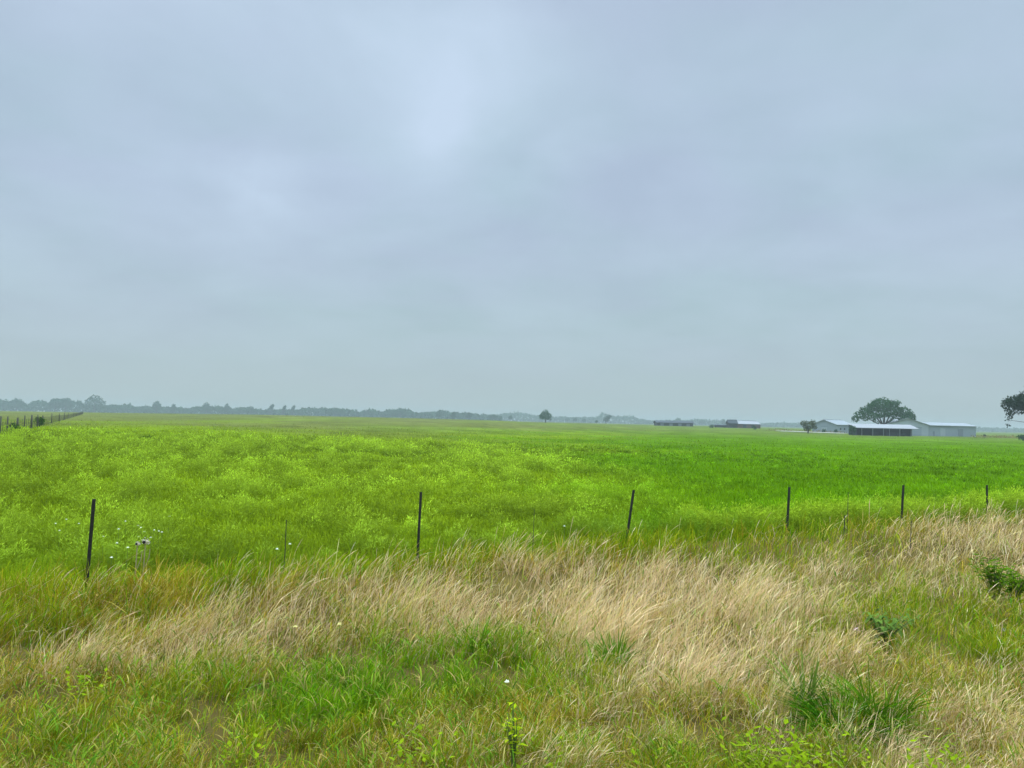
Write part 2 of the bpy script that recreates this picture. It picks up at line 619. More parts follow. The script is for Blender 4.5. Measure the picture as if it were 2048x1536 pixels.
# low sward between the tufts
NF = 360000
x, y = scatter(NF, 8, 470)
k2 = beyond(x, y) > .05
x, y = x[k2], y[k2]
n = len(x)
c = field_colour(x, y, np.clip(fbm(x / 1.3, y / 1.3, 51) + rng.normal(0, .2, n) - .1, 0, 1.2))
px = 1024 + FPX * x / y
rightness = sstep(px + (fbm(x / 9, y / 9, 31) - .5) * 700, 850, 1400)
fade = .50 + .50 * np.maximum(rightness, sstep(y, 45, 120))
h = rng.uniform(.09, .24, n) * (1 + .45 * rightness) * (.6 + .8 * fbm(x / .9, y / .9, 53)) * (1 - .4 * sstep(y, 80, 220))
pasture.append(blades(np.stack([x, y, terrain(x, y) - .02], -1), h, np.maximum(.006, y / 770 * rng.uniform(.4, .85, n)), rng.uniform(0, 6.28, n),
                      np.abs(rng.normal(.5, .3, n)), c * fade[:, None], (.8, 1, .75, .15), (0, .4, .75, 1), c * np.array([1.35, 1.22, 1.4]), 1.6))
# domed weedy tufts standing in the sward: small leaves and wisps over each dome
NC = 6800
y = np.sqrt(rng.uniform(7.5 ** 2, 72.0 ** 2, NC))
x = (rng.uniform(-280, 2330, NC) - 1024) / FPX * y
k2 = beyond(x, y) > .45
x, y = x[k2], y[k2]
px = 1024 + FPX * x / y
rightness = sstep(px + (fbm(x / 9, y / 9, 31) - .5) * 700, 850, 1400)
lime_b = 1 - sstep(beyond(x, y), 1.0, 4.0)
clump = .6 * fbm(x / 2.6, y / 3.4, 52, 2) + .4 * fbm(x / 10, y / 9, 57)
k3 = rng.uniform(0, 1, len(x)) < np.clip((1 - .80 * rightness * (1 - lime_b)) * (.30 + .9 * sstep(clump, .38, .56)), 0, 1) * (1 - .8 * sstep(y, 45, 72))
x, y, rightness, clump, lime_b = x[k3], y[k3], rightness[k3], clump[k3], lime_b[k3]
nC = len(x)
low = 1 - .50 * rightness * (1 - lime_b)
Hc = (.26 + .48 * rng.uniform(0, 1, nC) ** 1.4) * (.7 + .6 * clump) * low
Rc = np.clip(Hc * rng.uniform(.55, 1.15, nC), .16, .6) * np.clip(y / 35, 1, 1.7)
ccol = field_colour(x, y, np.clip(.50 + rng.normal(0, .34, nC), 0, 1.4))
# a taller belt of lime-green weeds just inside the fence
tl = rng.uniform(STEP * 2.4, STEP * 8.2, 330)
bl = rng.uniform(.25, 1.9, 330)
xl = P0.x + VDIR.x * tl + PN[0] * bl
yl = P0.y + VDIR.y * tl + PN[1] * bl
hl = rng.uniform(.44, .66, 330) * (.8 + .4 * fbm(xl / 1.5, yl / 1.5, 91))
x, y, Hc = np.concatenate([x, xl]), np.concatenate([y, yl]), np.concatenate([Hc, hl])
Rc = np.concatenate([Rc, hl * rng.uniform(.5, .9, 330)])
ccol = np.concatenate([ccol, np.array([.225, .34, .007]) * rng.uniform(.75, 1.15, (330, 1))])
nC = len(x)
cnt = np.clip(520 * (14 / y) ** 1.5 * (Rc / .35) ** 1.3, 30, 900).astype(int)
ci = np.repeat(np.arange(nC), cnt)
nl = len(ci)
rf_ = np.sqrt(rng.uniform(0, 1, nl))
aa = rng.uniform(0, 2 * math.pi, nl)
ca_, sa_ = np.cos(aa), np.sin(aa)
lob = 1 + .28 * np.sin(aa * 3 + ci * 1.7) + .15 * np.sin(aa * 5 + ci)              # uneven outline
X = x[ci] + ca_ * rf_ * Rc[ci] * lob
Y = y[ci] + sa_ * rf_ * Rc[ci] * lob
lift = Hc[ci] * (1 - .88 * rf_ ** 2.2) * np.where(rng.uniform(0, 1, nl) < .7, rng.uniform(.78, 1.05, nl), rng.uniform(.15, .9, nl)) * (1 + .25 * np.sin(X * 21 + ci) * np.sin(Y * 19))
Z = terrain(X, Y) - .02 + lift
dd = y[ci]
dv = np.stack([ca_ * rf_ * .9 + .15, sa_ * rf_ * .9, .75 - .2 * rf_], -1) + rng.normal(0, .38, (nl, 3))
dv /= np.linalg.norm(dv, axis=1)[:, None]
nv = np.stack([ca_ * rf_ * 1.4, sa_ * rf_ * 1.4, 1.05 - rf_ ** 2], -1) + rng.normal(0, .35, (nl, 3))
sdv = np.cross(nv, dv)
sdv /= np.linalg.norm(sdv, axis=1)[:, None]
Ll = (np.maximum(.055, dd / 770 * 1.8) * rng.uniform(.6, 1.7, nl))[:, None]
wl = (np.maximum(.006, dd / 770 * .34) * rng.uniform(.6, 1.3, nl))[:, None]
P = np.stack([X, Y, Z], -1)
V = np.stack([P, P + dv * Ll * .5 - sdv * wl, P + dv * Ll, P + dv * Ll * .5 + sdv * wl], 1).reshape(-1, 3)
young_lit = np.clip(lift / Hc[ci], 0, 1)[:, None]           # young top leaves are paler; shade low in the dome is put into the colour
bc = ccol[ci] * rng.uniform(.86, 1.14, (nl, 1)) * (.42 + 1.10 * young_lit * np.array([1.15, 1.04, 3.0]))
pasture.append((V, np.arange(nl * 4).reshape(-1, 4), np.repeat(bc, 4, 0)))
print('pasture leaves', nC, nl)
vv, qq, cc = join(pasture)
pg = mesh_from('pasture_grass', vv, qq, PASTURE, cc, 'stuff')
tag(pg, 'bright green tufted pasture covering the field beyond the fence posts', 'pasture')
del vv, qq, cc


# ------------------------------------------------------------------ mesh builders
def add_box(bm, cx, cy, cz, sx, sy, sz, rot=None):
    m = Matrix.Translation((cx, cy, cz))
    if rot:
        m = m @ rot
    m = m @ Matrix.Diagonal((sx, sy, sz, 1))
    bmesh.ops.create_cube(bm, size=1, matrix=m)


def add_tube(bm, pts, radii, seg=8):
    rings = []
    pts = [Vector(p) for p in pts]
    for i, p in enumerate(pts):
        a = pts[max(i - 1, 0)]
        b = pts[min(i + 1, len(pts) - 1)]
        t = (b - a).normalized()
        s = t.cross(Vector((0.3, 1, 0.1)))
        if s.length < .05:
            s = t.cross(Vector((1, 0, 0)))
        s.normalize()
        q2 = t.cross(s)
        ring = [bm.verts.new(p + (s * math.cos(2 * math.pi * k / seg) + q2 * math.sin(2 * math.pi * k / seg)) * radii[i]) for k in range(seg)]
        rings.append(ring)
    for r0, r1 in zip(rings, rings[1:]):
        for k in range(seg):
            bm.faces.new((r0[k], r0[(k + 1) % seg], r1[(k + 1) % seg], r1[k]))
    bm.faces.new(rings[-1])
    bm.faces.new(rings[0][::-1])


def leaf_cloud(lobes, n, size, r, flat=.0, shell=.55):
    """leaf-sized quads through the volume of several lobes -> verts, quads"""
    wts = np.array([l[3] * l[4] * l[5] for l in lobes]) ** .75
    wts /= wts.sum()
    pick_l = r.choice(len(lobes), n, p=wts)
    L = np.array(lobes)[pick_l]
    dv = r.normal(0, 1, (n, 3))
    dv /= np.linalg.norm(dv, axis=1)[:, None]
    rad = r.uniform(0, 1, n) ** (1 / 3)
    rad = np.where(r.uniform(0, 1, n) < shell, .72 + .34 * r.uniform(0, 1, n) ** 1.5, rad)
    P = L[:, :3] + dv * rad[:, None] * L[:, 3:6]
    # twig-like clumping
    g = r.integers(0, max(3, n // 16), n)
    cent = P[r.integers(0, n, g.max() + 1)]
    P = P * .55 + (cent[g] * 0 + P) * .45 + r.normal(0, size * .5, (n, 3))
    a = r.normal(0, 1, (n, 3))
    a /= np.linalg.norm(a, axis=1)[:, None]
    b = np.cross(a, r.normal(0, 1, (n, 3)))
    b /= np.linalg.norm(b, axis=1)[:, None]
    s = size * r.uniform(.5, 1.3, (n, 1))
    a *= s
    b *= s * .6
    V = np.stack([P - a, P - b * .9, P + a, P + b * .9], 1).reshape(-1, 3)
    Q = np.arange(n * 4).reshape(-1, 4)
    return V, Q


BARK = solid_mat('bark', (.06, .05, .04), .9, .4, 2)
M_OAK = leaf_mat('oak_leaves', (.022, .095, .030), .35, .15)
M_DARKOAK = leaf_mat('dark_oak_leaves', (.010, .030, .014), .35, .06)  # darker leaf colour for the edge tree and the near-black shrub
M_TREE = leaf_mat('tree_leaves', (.026, .085, .034), .35, .2)
M_PALETREE = leaf_mat('pale_tree_leaves', (.085, .13, .035), .35, .25)
M_WEEDCLUMP = leaf_mat('weed_clump_leaves', (.075, .15, .010), .4, .2)
M_SHRUB = leaf_mat('shrub_leaves', (.035, .10, .008), .45, .2)


def crown_mesh(name, lobes, n, size, seed, mat, parent):
    V, Q = leaf_cloud(lobes, n, size, np.random.default_rng(seed))
    return mesh_from(name, V, Q, mat, parent=parent)


def trunk_mesh(parent, H, rad, limbs, name='trunk'):
    bm = bmesh.new()
    add_tube(bm, [(0, 0, -.3), (rad * .2, 0, H * .5), (0, rad * .2, H)], [rad * 1.25, rad, rad * .75])
    for (tx, ty, tz, lr) in limbs:
        a = Vector((0, 0, H * .8))
        b = Vector((tx, ty, tz))
        mid = a.lerp(b, .5) + Vector((0, 0, (tz - H) * .12))
        add_tube(bm, [a, mid, b], [lr, lr * .7, lr * .25], 6)
    return obj(name, bm, BARK, parent, True)


def tree(name, loc, label, cat, lobes, n, size, seed, mat, H, rad, limbs=(), group=None, rz=0):
    t = empty(name, loc, rz, label, cat, group)
    trunk_mesh(t, H, rad, limbs)
    crown_mesh('crown', lobes, n, size, seed, mat, t)
    return t


# ------------------------------------------------------------------ live oak behind the shed (30 m spread)
d = 352
oak_lobes = [(-1.0, 0, 14.6, 4.6, 5, 3.6), (3.2, 0, 15.3, 2.6, 3, 1.7), (5.6, 0, 15.9, 1.9, 2, 1.1), (-4.8, 0, 13.6, 3.2, 4, 2.4), (-4.0, 0, 15.6, 1.0, 1.2, 1.3),
             (-8.0, 0, 11.6, 3.2, 4, 2.3), (-11.0, 0, 9.6, 2.4, 3, 1.8), (-13.0, 0, 7.6, 1.5, 2, 1.6), (3.6, 0, 12.4, 4.6, 5, 2.8), (8.6, 0, 11.4, 3.8, 4, 2.5),
             (11.4, 0, 9.6, 2.3, 3, 2.2), (12.9, 0, 8.2, 1.5, 2, 1.8), (-6.5, -3, 9.3, 3.2, 3, 1.6), (-2.0, -3, 10.4, 3.2, 3, 2.0), (2.2, -3, 9.6, 2.0, 2, 1.6),
             (7.4, -3, 8.6, 3.4, 3, 1.5), (10.5, -2, 7.4, 2.4, 2, 1.0), (-9.6, -2, 7.9, 2.0, 2, 1.0), (-4.6, 0, 7.2, .9, 1, 1.2), (-2.4, 0, 6.6, .8, 1, 1.3), (3.6, 0, 7.0, .8, 1, 1.4)]
oak_lobes = [(a, b, c * .93, e, f, g * .95) for (a, b, c, e, f, g) in oak_lobes]
oak = tree('live_oak', gp(1768, d), 'broad dark green oak with domed crown rising behind the white-roofed shed', 'tree', oak_lobes, 5800, .46, 3, M_OAK,
           4.2, .75, [(-6, -1, 9.5, .4), (-3, 1, 10, .4), (0, -1, 11, .45), (4, 0, 10.5, .42), (7.5, 1, 9.5, .36), (-2, -3, 8, .28), (2.4, -3, 8, .28), (-9.5, 0, 8, .25), (10, 0, 7.5, .25)])

# tree cut by the right edge
d = 205
k = pxm(d)
edge_lobes = [(0, 0, 11.0, 8.0, 8, 3.6), (-6.0, 0, 10.6, 4.8, 4, 2.3), (-9.4, 0, 10.6, 2.8, 3, 1.6), (-11.2, 0, 10.0, 1.5, 1.6, 1.1), (-10.4, 0, 8.2, 1.4, 1.4, 1.2),
              (-10.6, 0, 6.4, .8, .9, .9), (-8.0, 0, 8.6, 2.0, 2, 1.2), (-2.8, 0, 14.0, 2.8, 4, 2.2), (2.0, 0, 15.0, 5.0, 5, 2.6), (-2.4, 0, 16.0, 1.4, 1.5, .9), (8, 0, 11, 6, 6, 3.4), (-11.0, 0, 4.4, .5, .5, .5)]
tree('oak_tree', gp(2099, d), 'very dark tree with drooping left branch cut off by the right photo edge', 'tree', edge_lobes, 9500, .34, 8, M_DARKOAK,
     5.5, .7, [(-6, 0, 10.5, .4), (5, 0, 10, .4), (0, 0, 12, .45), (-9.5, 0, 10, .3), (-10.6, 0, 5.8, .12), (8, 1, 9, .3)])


# ------------------------------------------------------------------ buildings
M_GREYWALL = solid_mat('grey_metal_siding', (.26, .30, .33), .55, .08, .4, spec=.3, ribs=('X', 3.0))
M_LIGHTWALL = solid_mat('pale_metal_siding', (.34, .38, .40), .55, .08, .4, spec=.3, ribs=('X', 3.0))
M_WHITEROOF = solid_mat('white_metal_roof', (.26, .26, .265), .5, .06, .3, spec=.4, ribs=('X', 2.0))
M_PALEROOF = solid_mat('galvanised_roof', (.25, .27, .28), .45, .08, .3, spec=.4, ribs=('X', 2.0))
M_DARKWALL = solid_mat('dark_timber', (.045, .05, .055), .8, .3, .5)
M_DARKROOF = solid_mat('dark_roof', (.028, .038, .045), .7, .2, .5)
M_BROWNWALL = solid_mat('brown_timber', (.13, .085, .065), .8, .25, .5)
M_SHEDWALL = solid_mat('unlit_boards', (.02, .028, .032), .9, .3, .5)  # shade inside the open shed put into the board colour
M_OPEN = solid_mat('shadowy_opening', (.02, .022, .025), .9, .2, .5)
M_POST = solid_mat('pale_post', (.20, .22, .23), .7, .15, 1)
M_TRIM = solid_mat('grey_trim', (.18, .21, .23), .6, .1, 1)


def gable_barn(name, corner, theta, W, L, hw, hr, mats, label, cat, doors=(), windows=(), group=None, parent=None):
    """local x runs along the long side away from the near corner, local y along the gable end; z up"""
    t = empty(name, corner, theta, label, cat, group)
    if parent:
        t.parent = parent
    wall_m, roof_m = mats
    bm = bmesh.new()
    prof = [(0, -.6), (W, -.6), (W, hw), (W / 2, hr), (0, hw)]
    f0 = [bm.verts.new((0, a, b)) for a, b in prof]
    f1 = [bm.verts.new((L, a, b)) for a, b in prof]
    bm.faces.new(f0[::-1])
    bm.faces.new(f1)
    for i in range(5):
        if i in (2, 3):
            continue
        j = (i + 1) % 5
        bm.faces.new((f0[i], f0[j], f1[j], f1[i]))
    obj('wall', bm, wall_m, t)
    bm = bmesh.new()
    ov, th = .5, .18
    sl = (hr - hw) / (W / 2)
    for s in (0, 1):
        ye, yr = (-ov, W / 2) if s == 0 else (W + ov, W / 2)
        ze, zr = hw - ov * sl + .03, hr + .03
        a = [bm.verts.new(p) for p in ((-ov, ye, ze), (L + ov, ye, ze), (L + ov, yr, zr), (-ov, yr, zr))]
        b = [bm.verts.new((v.co.x, v.co.y, v.co.z + th)) for v in a]
        bm.faces.new(a[::-1])
        bm.faces.new(b)
        for i in range(4):
            j = (i + 1) % 4
            bm.faces.new((a[i], a[j], b[j], b[i]))
    rf = obj('roof', bm, roof_m, t)
    if not parent:
        bm = bmesh.new()
        add_box(bm, L / 2, W / 2, hr + th + .10, L + 2 * ov + .02, .5, .10)
        obj('ridge_cap', bm, roof_m, rf)
    for (side, a, w2, h2, mt) in doors:
        bm = bmesh.new()
        if side == 'gable':
            add_box(bm, -.04, a, h2 / 2, .1, w2, h2)
        else:
            add_box(bm, a, -.04, h2 / 2, w2, .1, h2)
        dr = obj('door', bm, mt, t)
        if parent:
            continue
        bm = bmesh.new()
        if side == 'gable':
            add_box(bm, -.06, a, h2 + .13, .12, w2 + .3, .2)
        else:
            add_box(bm, a, -.06, h2 + .13, w2 + .3, .12, .2)
        obj('door_header', bm, M_TRIM, dr)
    for (side, a, zc, w2, h2) in windows:
        bm = bmesh.new()
        if side == 'gable':
            add_box(bm, -.03, a, zc, .08, w2, h2)
        else:
            add_box(bm, a, -.03, zc, w2, .08, h2)
        obj('window', bm, M_OPEN, t)
    return t


# big grey barn: a gabled front block with a long low wing to its right
bigb = gable_barn('metal_barn', gp(1857, 343), math.radians(72), 16.6, 20, 4.9, 7.7, (M_LIGHTWALL, M_PALEROOF),
                  'large grey metal barn with gabled front and long low wing right of the oak', 'barn', doors=[('gable', 4.5, 3.4, 3.6, M_GREYWALL)])
gable_barn('wing', Vector((.7, -.25, 0)), math.radians(24 - 72), 11, 31.5, 4.75, 6.0, (M_GREYWALL, M_PALEROOF), None, None,
           doors=[('long', 3.2, 1.1, 2.2, M_TRIM), ('long', 9.0, 3.2, 3.5, M_LIGHTWALL), ('long', 21.0, 3.2, 3.5, M_TRIM)], parent=bigb)
# smaller grey barn on the left
gable_barn('metal_barn', gp(1673, 398), math.radians(38), 13.6, 17, 4.3, 6.7, (M_GREYWALL, M_PALEROOF),
           'small grey gabled barn standing left of the white-roofed shed', 'barn',
           doors=[('gable', 6.8, 3.0, 3.0, M_LIGHTWALL)], windows=[('long', 4, 2.2, 1.2, 1.0), ('long', 8, 2.2, 1.2, 1.0)])

# open-fronted shed with a white mono-pitch roof
c0 = gp(1714, 306)
sh = empty('open_shed', c0, math.radians(-1.5), 'open-fronted farm shed with white sloping roof under the oak', 'shed')
SL, SD, FH, BH = 21.6, 8.0, 3.05, 4.35
bm = bmesh.new()
for (a, b, ov) in ((0, 0, 0),):
    vs = [(-.5, -.8, FH - .17), (SL + 2.4, -.8, FH - .17), (SL + 3.4, SD + .4, BH + .1), (-.5, SD + .4, BH + .1)]
    lo = [bm.verts.new(p) for p in vs]
    up_ = [bm.verts.new((p[0], p[1], p[2] + .20)) for p in vs]
    bm.faces.new(lo[::-1])
    bm.faces.new(up_)
    for i in range(4):
        j = (i + 1) % 4
        bm.faces.new((lo[i], lo[j], up_[j], up_[i]))
obj('roof', bm, M_WHITEROOF, sh)
bm = bmesh.new()
add_box(bm, SL / 2, SD, BH / 2 - .3, SL, .15, BH + .2)
obj('back_wall', bm, M_SHEDWALL, sh)
bm = bmesh.new()
vs = [(.1, .15, FH - .30), (SL - .1, .15, FH - .30), (SL - .1, SD - .1, BH - .12), (.1, SD - .1, BH - .12)]
lo = [bm.verts.new(p) for p in vs]
up_ = [bm.verts.new((p[0], p[1], p[2] + .08)) for p in vs]
bm.faces.new(lo[::-1])
bm.faces.new(up_)
for i in range(4):
    j = (i + 1) % 4
    bm.faces.new((lo[i], lo[j], up_[j], up_[i]))
obj('added_dark_ceiling', bm, M_SHEDWALL, sh)  # dark layer added so the roof underside bounces no light into the shed
for xx in (0.0, SL):
    bm = bmesh.new()
    v0 = [bm.verts.new((xx - .08, yy, zz)) for yy, zz in ((0.1, -.6), (SD - .1, -.6), (SD - .1, BH - .1), (.1, FH - .1))]
    v1 = [bm.verts.new((xx + .08, v.co.y, v.co.z)) for v in v0]
    bm.faces.new(v0)
    bm.faces.new(v1[::-1])
    for i in range(4):
        j = (i + 1) % 4
        bm.faces.new((v0[i], v1[i], v1[j], v0[j]))
    obj('side_wall', bm, M_SHEDWALL, sh)
for xx in (1.9, 6.2, 10.4, 12.7, 16.8, 21.2):
    bm = bmesh.new()
    add_box(bm, xx, 0, FH / 2 - .35, .20, .20, FH + .35)
    obj('post', bm, M_POST, sh)
for (xx, wz, hh, yy) in ((8.3, 2.2, 1.3, 3.0), (14.8, 2.6, 1.5, 2.4), (19.0, 2.4, 1.1, 3.4)):
    bm = bmesh.new()
    add_box(bm, xx, yy, hh / 2 - .2, wz, 1.6, hh + .3)
    obj('stall_panel', bm, M_DARKROOF, sh)

# long dark low barn
t = empty('long_barn', gp(1313, 600), math.radians(2), 'long low dark barn standing alone left of the other farm buildings', 'barn')
bm = bmesh.new()
add_box(bm, 14.6, 5, 1.1, 28.6, 9, 2.6)
obj('wall', bm, M_DARKWALL, t)
bm = bmesh.new()
vs = [(-.4, -.7, 2.3), (29.6, -.7, 2.3), (29.6, 5, 3.9), (-.4, 5, 3.9), (29.6, 10.7, 2.3), (-.4, 10.7, 2.3)]
a = [bm.verts.new(p) for p in vs]
b = [bm.verts.new((p[0], p[1], p[2] + .25)) for p in vs]
for s in (a, b):
    bm.faces.new((s[0], s[1], s[2], s[3]))
    bm.faces.new((s[3], s[2], s[4], s[5]))
for i, j in ((0, 1), (1, 2), (2, 4), (4, 5), (5, 3), (3, 0)):
    bm.faces.new((a[i], a[j], b[j], b[i]))
obj('roof', bm, M_DARKROOF, t)
for xx in (4.5, 11.5, 18.5, 25):
    bm = bmesh.new()
    add_box(bm, xx, .47, .9, 2.6, .12, 2.1)
    obj('door', bm, M_TRIM, t)

# brown barn with dark gable end
gable_barn('timber_barn', gp(1475.5, 500), math.radians(14), 12, 16.5, 2.6, 4.6, (M_BROWNWALL, M_WHITEROOF),
           'brown timber barn with dark gable end and pale roof in the distance', 'barn', doors=[('long', 5, 2.4, 2.1, M_DARKWALL), ('long', 11, 2.4, 2.1, M_DARKWALL)])
# dark gabled hut butting its left end, and the low lean-to beside it
gable_barn('dark_hut', gp(1458, 492), math.radians(3), 5, 5.4, 3.0, 4.9, (M_DARKWALL, M_DARKROOF),
           'near-black gabled hut against the left end of the brown barn', 'hut')
t = empty('lean_to', gp(1430, 510), 0, 'very low dark lean-to left of the near-black hut', 'shed')
bm = bmesh.new()
add_box(bm, 4.1, 1.6, .6, 8, 3, 1.6)
obj('wall', bm, M_DARKWALL, t)
bm = bmesh.new()
add_box(bm, 4.1, 1.6, 1.62, 8.7, 3.8, .18, Matrix.Rotation(math.radians(7), 4, 'X'))
obj('roof', bm, M_DARKROOF, t)

# ------------------------------------------------------------------ small trees and shrubs around the farm
tree('small_tree', gp(1616, 330), 'small bushy grey-green tree standing left of the small grey barn', 'tree',
     [(0, 0, 3.4, 2.7, 2.4, 1.7), (-1.7, 0, 4.4, 1.5, 1.6, 1.1), (2.0, 0, 4.6, 1.4, 1.4, 1.2), (2.7, 0, 2.7, 1.1, 1, .9), (-.3, 0, 2.0, 1.7, 1.4, 1.0)], 1900, .26, 12,
     leaf_mat('olive_tree_leaves', (.075, .10, .035), .35, .2), 2.0, .22, [(-1.6, 0, 4, .09), (1.7, 0, 4.2, .09), (0, .4, 4.6, .1)])


def shrub(loc, R, H, n, size, seed, mat, label, group=None, name='shrub', cat='shrub'):
    t = empty(name, loc, 0, label, cat, group)
    r = np.random.default_rng(seed)
    lobes = [(0, 0, H * .5, R * .8, R * .8, H * .48)]
    for _ in range(4):
        lobes.append((r.uniform(-.55, .55) * R, r.uniform(-.5, .5) * R, H * r.uniform(.35, .75), R * .45, R * .45, H * .3))
    bm = bmesh.new()
    for _ in range(5):
        a = r.uniform(0, 6.28)
        add_tube(bm, [(0, 0, -.05), (math.cos(a) * R * .2, math.sin(a) * R * .2, H * .35), (math.cos(a) * R * .5, math.sin(a) * R * .5, H * .75)],
                 [.04 * H, .03 * H, .012 * H], 5)
    obj('stem', bm, BARK, t)
    crown_mesh('foliage', lobes, n, size, seed + 1, mat, t)
    return t


shrub(gp(1705, 300), 1.5, 3.8, 700, .24, 31, M_TREE, 'upright dark green shrub at the left end of the white-roofed shed')
shrub(gp(1648, 385), 1.3, 1.9, 260, .24, 32, M_TREE, 'low dark shrub in front of the small grey barn, left of two')
shrub(gp(1672, 380), 1.2, 2.2, 260, .24, 33, M_TREE, 'low dark shrub at the near corner of the small grey barn')
shrub(gp(1423, 430), 1.4, 1.9, 260, .25, 34, M_TREE, 'round dark green shrub in the field left of the low lean-to')
shrub(gp(1509, 400), 1.3, 2.0, 260, .25, 35, M_TREE, 'round dark green shrub in front of the right end of the brown barn')
shrub(gp(1969.5, 330), .75, 1.5, 200, .16, 36, M_DARKOAK, 'small near-black shrub on the rough bank right of the large grey barn')
shrub(gp(2046, 230), 1.7, 2.1, 500, .2, 37, M_TREE, 'dark green shrub under the tree at the right photo edge')
shrub(gp(30, 66), .62, .95, 380, .09, 38, M_SHRUB, 'dark green shrub at the foot of the far left fence, nearer one', cat='shrub')
shrub(gp(81, 98), .72, 1.25, 380, .11, 39, M_SHRUB, 'dark green shrub at the foot of the far left fence, farther one', cat='shrub')
for i, (px_, d_, R_, H_, lab) in enumerate(((415, 60, .55, .75, 'dark green weed clump in the left pasture, darkest of those there'),
                                            (290, 58, .85, .6, 'wide low weed clump in the left pasture nearest the far left fence'),
                                            (745, 58, .40, .6, 'dark weed clump alone in the middle of the pasture'),
                                            )):
    shrub(gp(px_, d_), R_, H_ * .72, 260, .08, 60 + i, M_WEEDCLUMP, lab, 'weed clumps in the left pasture', name='weed_clump', cat='weed')

# rough weedy bank by the farm
bx, by = [], []
V, Q = leaf_cloud([(float(gp(p, dd_).x), dd_, float(gp(p, dd_).z) + .4, 3.2, 2.5, .8) for p, dd_ in
                   [(1545 + 14 * i, 372 + (i * 37) % 20) for i in range(11)] + [(1955 + 13 * i, 318 + (i * 29) % 16) for i in range(8)]],
                  1500, .30, np.random.default_rng(77))
o = mesh_from('rough_weeds', V, Q, leaf_mat('dry_weeds', (.20, .17, .07), .35, .2), kind='stuff')
tag(o, 'brownish rough weeds along the edge of the farmyard', 'weeds')

# pale gravel lane seen edge-on behind the field
bm = bmesh.new()
pl = [gp(p, dd_) for p, dd_ in ((1555, 352), (1600, 358), (1650, 362), (1690, 356))]
lo = [bm.verts.new(p + Vector((0, -5, .25))) for p in pl]
hi_ = [bm.verts.new(p + Vector((0, 5, .55))) for p in pl]
for i in range(3):
    bm.faces.new((lo[i], lo[i + 1], hi_[i + 1], hi_[i]))
o = obj('farm_lane', bm, solid_mat('pale_gravel', (.26, .25, .20), .9, .15, .5))
o['kind'] = 'structure'

# ------------------------------------------------------------------ distant trees
SKY_L = [(-160, 800), (-60, 799), (0, 801), (20, 803), (33, 798), (47, 806), (56, 811), (66, 804), (85, 801), (98, 805), (110, 798), (131, 797), (150, 803),
         (163, 804), (170, 812), (215, 813), (228, 809), (240, 812), (262, 809), (272, 816), (290, 813), (335, 816), (365, 816), (380, 818), (395, 814),
         (425, 813), (440, 813), (470, 819), (482, 815), (530, 821), (560, 820), (600, 821), (606, 817), (630, 817), (641, 817), (655, 818), (687, 818),
         (698, 819), (720, 825), (742, 819), (765, 825), (780, 819), (820, 819), (830, 825), (870, 826), (880, 821), (905, 826), (920, 827), (938, 827), (960, 831), (1005, 833)]
r = np.random.default_rng(101)


def woods(name, prof, d0, depth, n, size, mat, label):
    xs = np.array([p[0] for p in prof], float)
    ys = np.array([p[1] for p in prof], float)
    pxs = r.uniform(xs[0], xs[-1], n)
    dd_ = d0 + r.uniform(0, depth, n)
    top = np.interp(pxs, xs, ys) + (fbm(pxs / 7, dd_ * .03, 71) - .5) * 5 + (fbm(pxs / 2.2, dd_ * .05, 73) - .5) * 7 + r.exponential(.9, n) - 1.0
    x_ = (pxs - 1024) / FPX * dd_
    zt = EYE + (hz(pxs) - top) * d0 / FPX
    zg = terrain(x_, dd_)
    f = np.where(r.uniform(0, 1, n) < .35, r.uniform(.75, 1, n), r.uniform(0, .9, n))
    P = np.stack([x_, dd_, zg + (zt - zg) * f], -1)
    a = r.normal(0, 1, (n, 3))
    a /= np.linalg.norm(a, axis=1)[:, None]
    b = np.cross(a, r.normal(0, 1, (n, 3)))
    b /= np.linalg.norm(b, axis=1)[:, None]
    s = size * r.uniform(.5, 1.3, (n, 1))
    a, b = a * s, b * s * .8
    V = np.stack([P - a, P - b, P + a, P + b], 1).reshape(-1, 3)
    o = mesh_from(name, V, np.arange(n * 4).reshape(-1, 4), mat, kind='stuff')
    tag(o, label, 'woods')


woods('distant_woods', SKY_L, 1400, 110, 26000, 2.2, M_TREE, 'long hazy blue-green wood along the left half of the horizon')
SKY_R = [(960, 834), (1000, 831), (1010, 828), (1018, 830), (1040, 827), (1065, 833), (1110, 837), (1130, 837), (1170, 838), (1195, 838), (1205, 828), (1215, 832),
         (1235, 836), (1255, 835), (1268, 836), (1280, 841), (1310, 845), (1340, 845), (1400, 842), (1440, 845), (1500, 849), (1540, 850), (1560, 848), (1600, 850), (1700, 853), (2100, 862)]
woods('far_woods', [(a, b - 2.0) for a, b in SKY_R], 2000, 150, 22000, 2.6, M_TREE, 'faintest band of woods fading into haze along the right half of the horizon')

